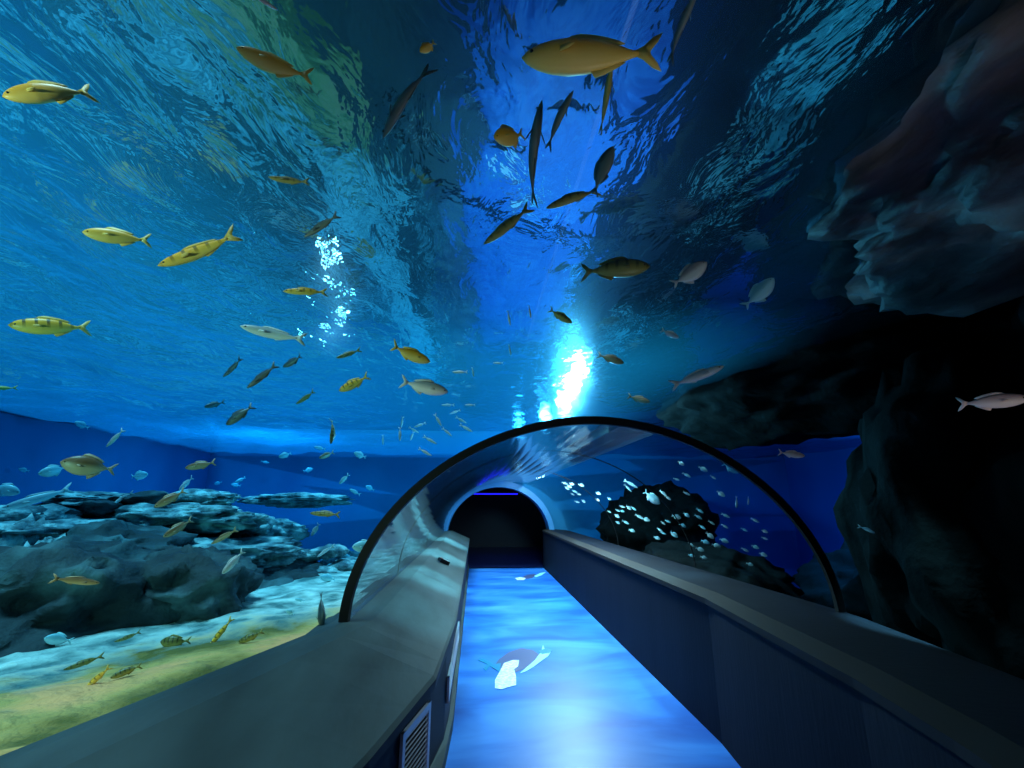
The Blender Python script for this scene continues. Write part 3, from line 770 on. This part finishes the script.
# small glinting fish around the glare and over the rib on the left
C = [(455,412,20,'bright level one, right of the pair by the turquoise edge'),(461,420,150,'slanting one just under the bright level one'),(447,432,140,'steep one above the rib shoulder'),(466,428,150,'slanting one closest to the arch top'),(470,405,0,'level one nearest the white glare'),(438,420,120,'near upright one in the middle of the cluster'),(460,372,0,'level one high above the cluster'),(412,436,70,'upright one near the pale patch'),(430,440,150,'slanting one low in the cluster'),(425,452,150,'slanting one lowest before the rib'),(414,430,150,'slanting one beside the upright one'),(402,422,80,'upright one at the left of the cluster'),(448,405,0,'level one above the steep one'),(383,440,90,'upright one farthest left, on the pale patch'),(400,434,90,'upright one between pale patch and cluster'),(498,363,0,'level reddish one left of the glare'),(473,372,100,'upright one next to the high level one'),(510,350,100,'upright one just left of the glare'),(530,312,100,'upright one at the left of the glare top'),(509,318,100,'upright one highest above the rib'),(446,470,160,'one crossing the rib itself'),(420,425,20,'short level one among the upright ones')]
for x, y, a, w_ in C:
    l = R_.uniform(5, 8); a = math.radians(a); dx, dy = l*math.cos(a), -l*math.sin(a)
    fish((x-dx, y-dy), (x+dx, y+dy), None, 'slim', R_.choice(('silver', 'pink', 'silver')), 'small glinting fish, '+w_, 'small fish over the black rib', False, 0, 0, 0.16)
# small pale blue fish seen far off against the left wall and rocks
D = [(265,462,'in open blue right of the red brown fish'),(308,470,'midway between ripples and thin slab'),(355,492,'beside the rib at slab height'),(360,455,'by the rib below the turquoise water'),(240,480,'above the right end of the slabs'),(218,483,'over the highest slab'),(236,485,'touching the one over the highest slab'),(320,448,'right below the ripples in the middle'),(285,455,'left of the small reddish fish'),(370,488,'closest to the rib'),(150,552,'lying against the flat topped rock'),(130,520,'in front of the long teal slab'),(236,520,'before the rounded pale rock'),(180,600,'before the second dark boulder'),(90,560,'over the far left boulder top'),(24,470,'at the left edge, above the silver fish'),(82,425,'alone in dark blue near the pinkish white fish'),(290,612,'low above the far sand'),(300,600,'just over the far sand, left one of two'),(345,555,'over the low teal rock'),(130,612,'in the shade between two boulders'),(203,606,'before the shaded boulder'),(196,500,'level with the top of the pile'),(333,565,'over the last sand beside the rib')]
for x, y, w_ in D:
    l = R_.uniform(4, 8); a = R_.uniform(-.5, .5); s_ = R_.choice((-1, 1)); dx, dy = s_*l*math.cos(a), l*math.sin(a)
    fish((x-dx, y-dy), (x+dx, y+dy), None, R_.choice(('deep', 'trevally')), 'blue', 'small pale blue fish '+w_, 'small distant fish at left', False, 0, 0, 0.2)

# ------------------------------------------------------------------ fittings
def frame_on_face(y0, y1, z0, z1, out=0.004):
    """origin and axes of a rectangle on the left inner face"""
    p0 = Vector((lerp_tab(FACE_L, y0), y0, 0)); p1 = Vector((lerp_tab(FACE_L, y1), y1, 0))
    u = (p1-p0); wd = u.length; u.normalize(); nrm = u.cross(Vector((0, 0, 1))).normalized()
    if nrm.x < 0: nrm = -nrm
    return p0, u, nrm, wd
M_grille = simple('grille_enamel', (0.42, 0.42, 0.46), 0.4, 0.2)
def grille(y0, y1, z0, z1, label, m, n, name='vent_grille'):
    p0, u, nrm, wd = frame_on_face(y0, y1, z0, z1)
    off = 0.012
    root = empty(name, p0+Vector((0, 0, z0))); tag(root, label, 'vent', 'vents in the left inner wall')
    root.location = p0+u*wd+Vector((0, 0, z0))+nrm*off
    rot = Matrix((-u, nrm, Vector((0, 0, 1)))).transposed()
    root.rotation_euler = rot.to_euler()
    h = z1-z0; f = 0.035
    bm = bmesh.new(); box_bm(bm, (wd/2, -0.006, h/2), (wd, 0.004, h)); link_bm('backing', bm, M_black, root)
    bm = bmesh.new()
    for c, s_ in (((wd/2, 0.004, f/2), (wd, 0.018, f)), ((wd/2, 0.004, h-f/2), (wd, 0.018, f)), ((f/2, 0.004, h/2), (f, 0.0179, h)), ((wd-f/2, 0.004, h/2), (f, 0.0179, h))): box_bm(bm, c, s_)
    link_bm('frame', bm, m, root)
    for k in range(n):
        bm = bmesh.new(); box_bm(bm, (0, 0, 0), (wd-2*f, 0.016, 0.005), Matrix.Rotation(0.7, 3, 'X'))
        o = link_bm('slat', bm, m, root); o.location = (wd/2, 0.004, f+(h-2*f)*(k+0.5)/n)
    return root
grille(2.74, 3.14, 0.14, 0.50, 'grey framed slatted vent low in the left inner wall, nearest the viewer', M_grille, 11)
grille(3.62, 5.2, 0.30, 0.46, 'long narrow vent further along the left inner wall', M_grille, 8)
# small control box on the left parapet
p = EYE+ray(443, 563)*1.0
v = ray(443, 563); t = 1.0
while t < 14:
    q = EYE+v*t; L, R, _ = sec(q.y); l = lerp_tab(LIP, q.y); x0 = L+(l-L)*0.24
    zt = BASE if q.x < x0 else BASE-(BASE-0.75)*(q.x-x0)/(l-0.015-x0)
    if q.z <= zt: break
    t += 0.01
t_ = empty('control_box', (q.x, q.y, q.z+0.005)); tag(t_, 'small black box with a red and a white mark on the left wall top', 'box'); t_.rotation_euler = (0, 0.42, 0.25)
bm = bmesh.new(); v_ = box_bm(bm, (0, 0, 0.02), (0.13, 0.20, 0.045)); bmesh.ops.bevel(bm, geom=bm.edges[:], offset=0.006, segments=2); link_bm('case', bm, M_black, t_)
bm = bmesh.new(); box_bm(bm, (0.02, -0.02, 0.045), (0.06, 0.07, 0.006)); link_bm('label_plate', bm, simple('white_plastic', (.8, .8, .8), .4), t_)
bm = bmesh.new(); box_bm(bm, (-0.035, 0.03, 0.045), (0.025, 0.05, 0.006)); link_bm('indicator', bm, simple('red_plastic', (.7, .05, .04), .4), t_)

# turtles printed on the floor: flat stickers
def on_floor(pts_, z): 
    out = []
    for px, py in pts_:
        v = ray(px, py); s_ = (z-EYE.z)/v.z; out.append(EYE+v*s_)
    return out
def flat(name, pts_, z, m, parent, org):
    P = [p-org for p in on_floor(pts_, z)]
    bm = bmesh.new(); vs_ = [bm.verts.new(p) for p in P]; f = bm.faces.new(vs_)
    r = bmesh.ops.extrude_face_region(bm, geom=[f]); 
    for e in r['geom']:
        if isinstance(e, bmesh.types.BMVert): e.co.z -= 0.0015
    bmesh.ops.triangulate(bm, faces=bm.faces[:])
    return link_bm(name, bm, m, parent)
M_tw = noisy('printed_white', [(0.42, (0.55, 0.8, 0.9)), (0.6, (0.9, 0.97, 1))], 30, 0.35); M_tg = simple('printed_grey_violet', (0.07, 0.09, 0.22), 0.35); M_tt = simple('printed_teal', (0.01, 0.22, 0.42), 0.35); M_tc = simple('printed_cyan', (0.35, 0.85, 0.95), 0.35)
org = on_floor([(515, 668)], 0.0)[0]
t_ = empty('printed_turtle', org); tag(t_, 'sea turtle picture printed on the blue floor, near the viewer', 'floor picture', 'turtle pictures on the floor')
flat('shell', [(492,668),(499,659),(509,652),(521,648),(533,650),(540,655),(536,661),(528,667),(516,672),(503,673)], 0.004, M_tg, t_, org)
flat('head', [(495,680),(500,671),(504,663),(513,660),(519,660),(518,666),(514,669),(516,676),(516,685),(508,687),(502,689),(495,688)], 0.006, M_tw, t_, org)
flat('flipper', [(520,673),(527,667),(535,660),(541,652),(543,645),(545,650),(552,650),(548,656),(541,661),(533,667),(526,671)], 0.0055, M_tc, t_, org)
flat('flipper', [(500,672),(495,669),(490,666),(486,671),(483,668),(487,664),(478,660),(482,658),(489,661),(494,664),(501,663)], 0.0055, M_tt, t_, org)
flat('flipper_tip', [(538,651),(546,648),(553,650),(549,653),(542,654)], 0.0062, M_tt, t_, org)
org = on_floor([(527, 577)], 0.0)[0]
t_ = empty('printed_turtle', org); tag(t_, 'small far turtle picture printed on the blue floor by the end room', 'floor picture', 'turtle pictures on the floor')
flat('shell', [(522,577),(527,575),(534,574),(537,575),(532,578),(526,579)], 0.004, M_tg, t_, org)
flat('head', [(515,578),(520,577),(526,578),(524,580),(517,580)], 0.006, M_tw, t_, org)
flat('flipper', [(534,576),(540,573),(546,572),(542,575),(536,577)], 0.0055, M_tc, t_, org)
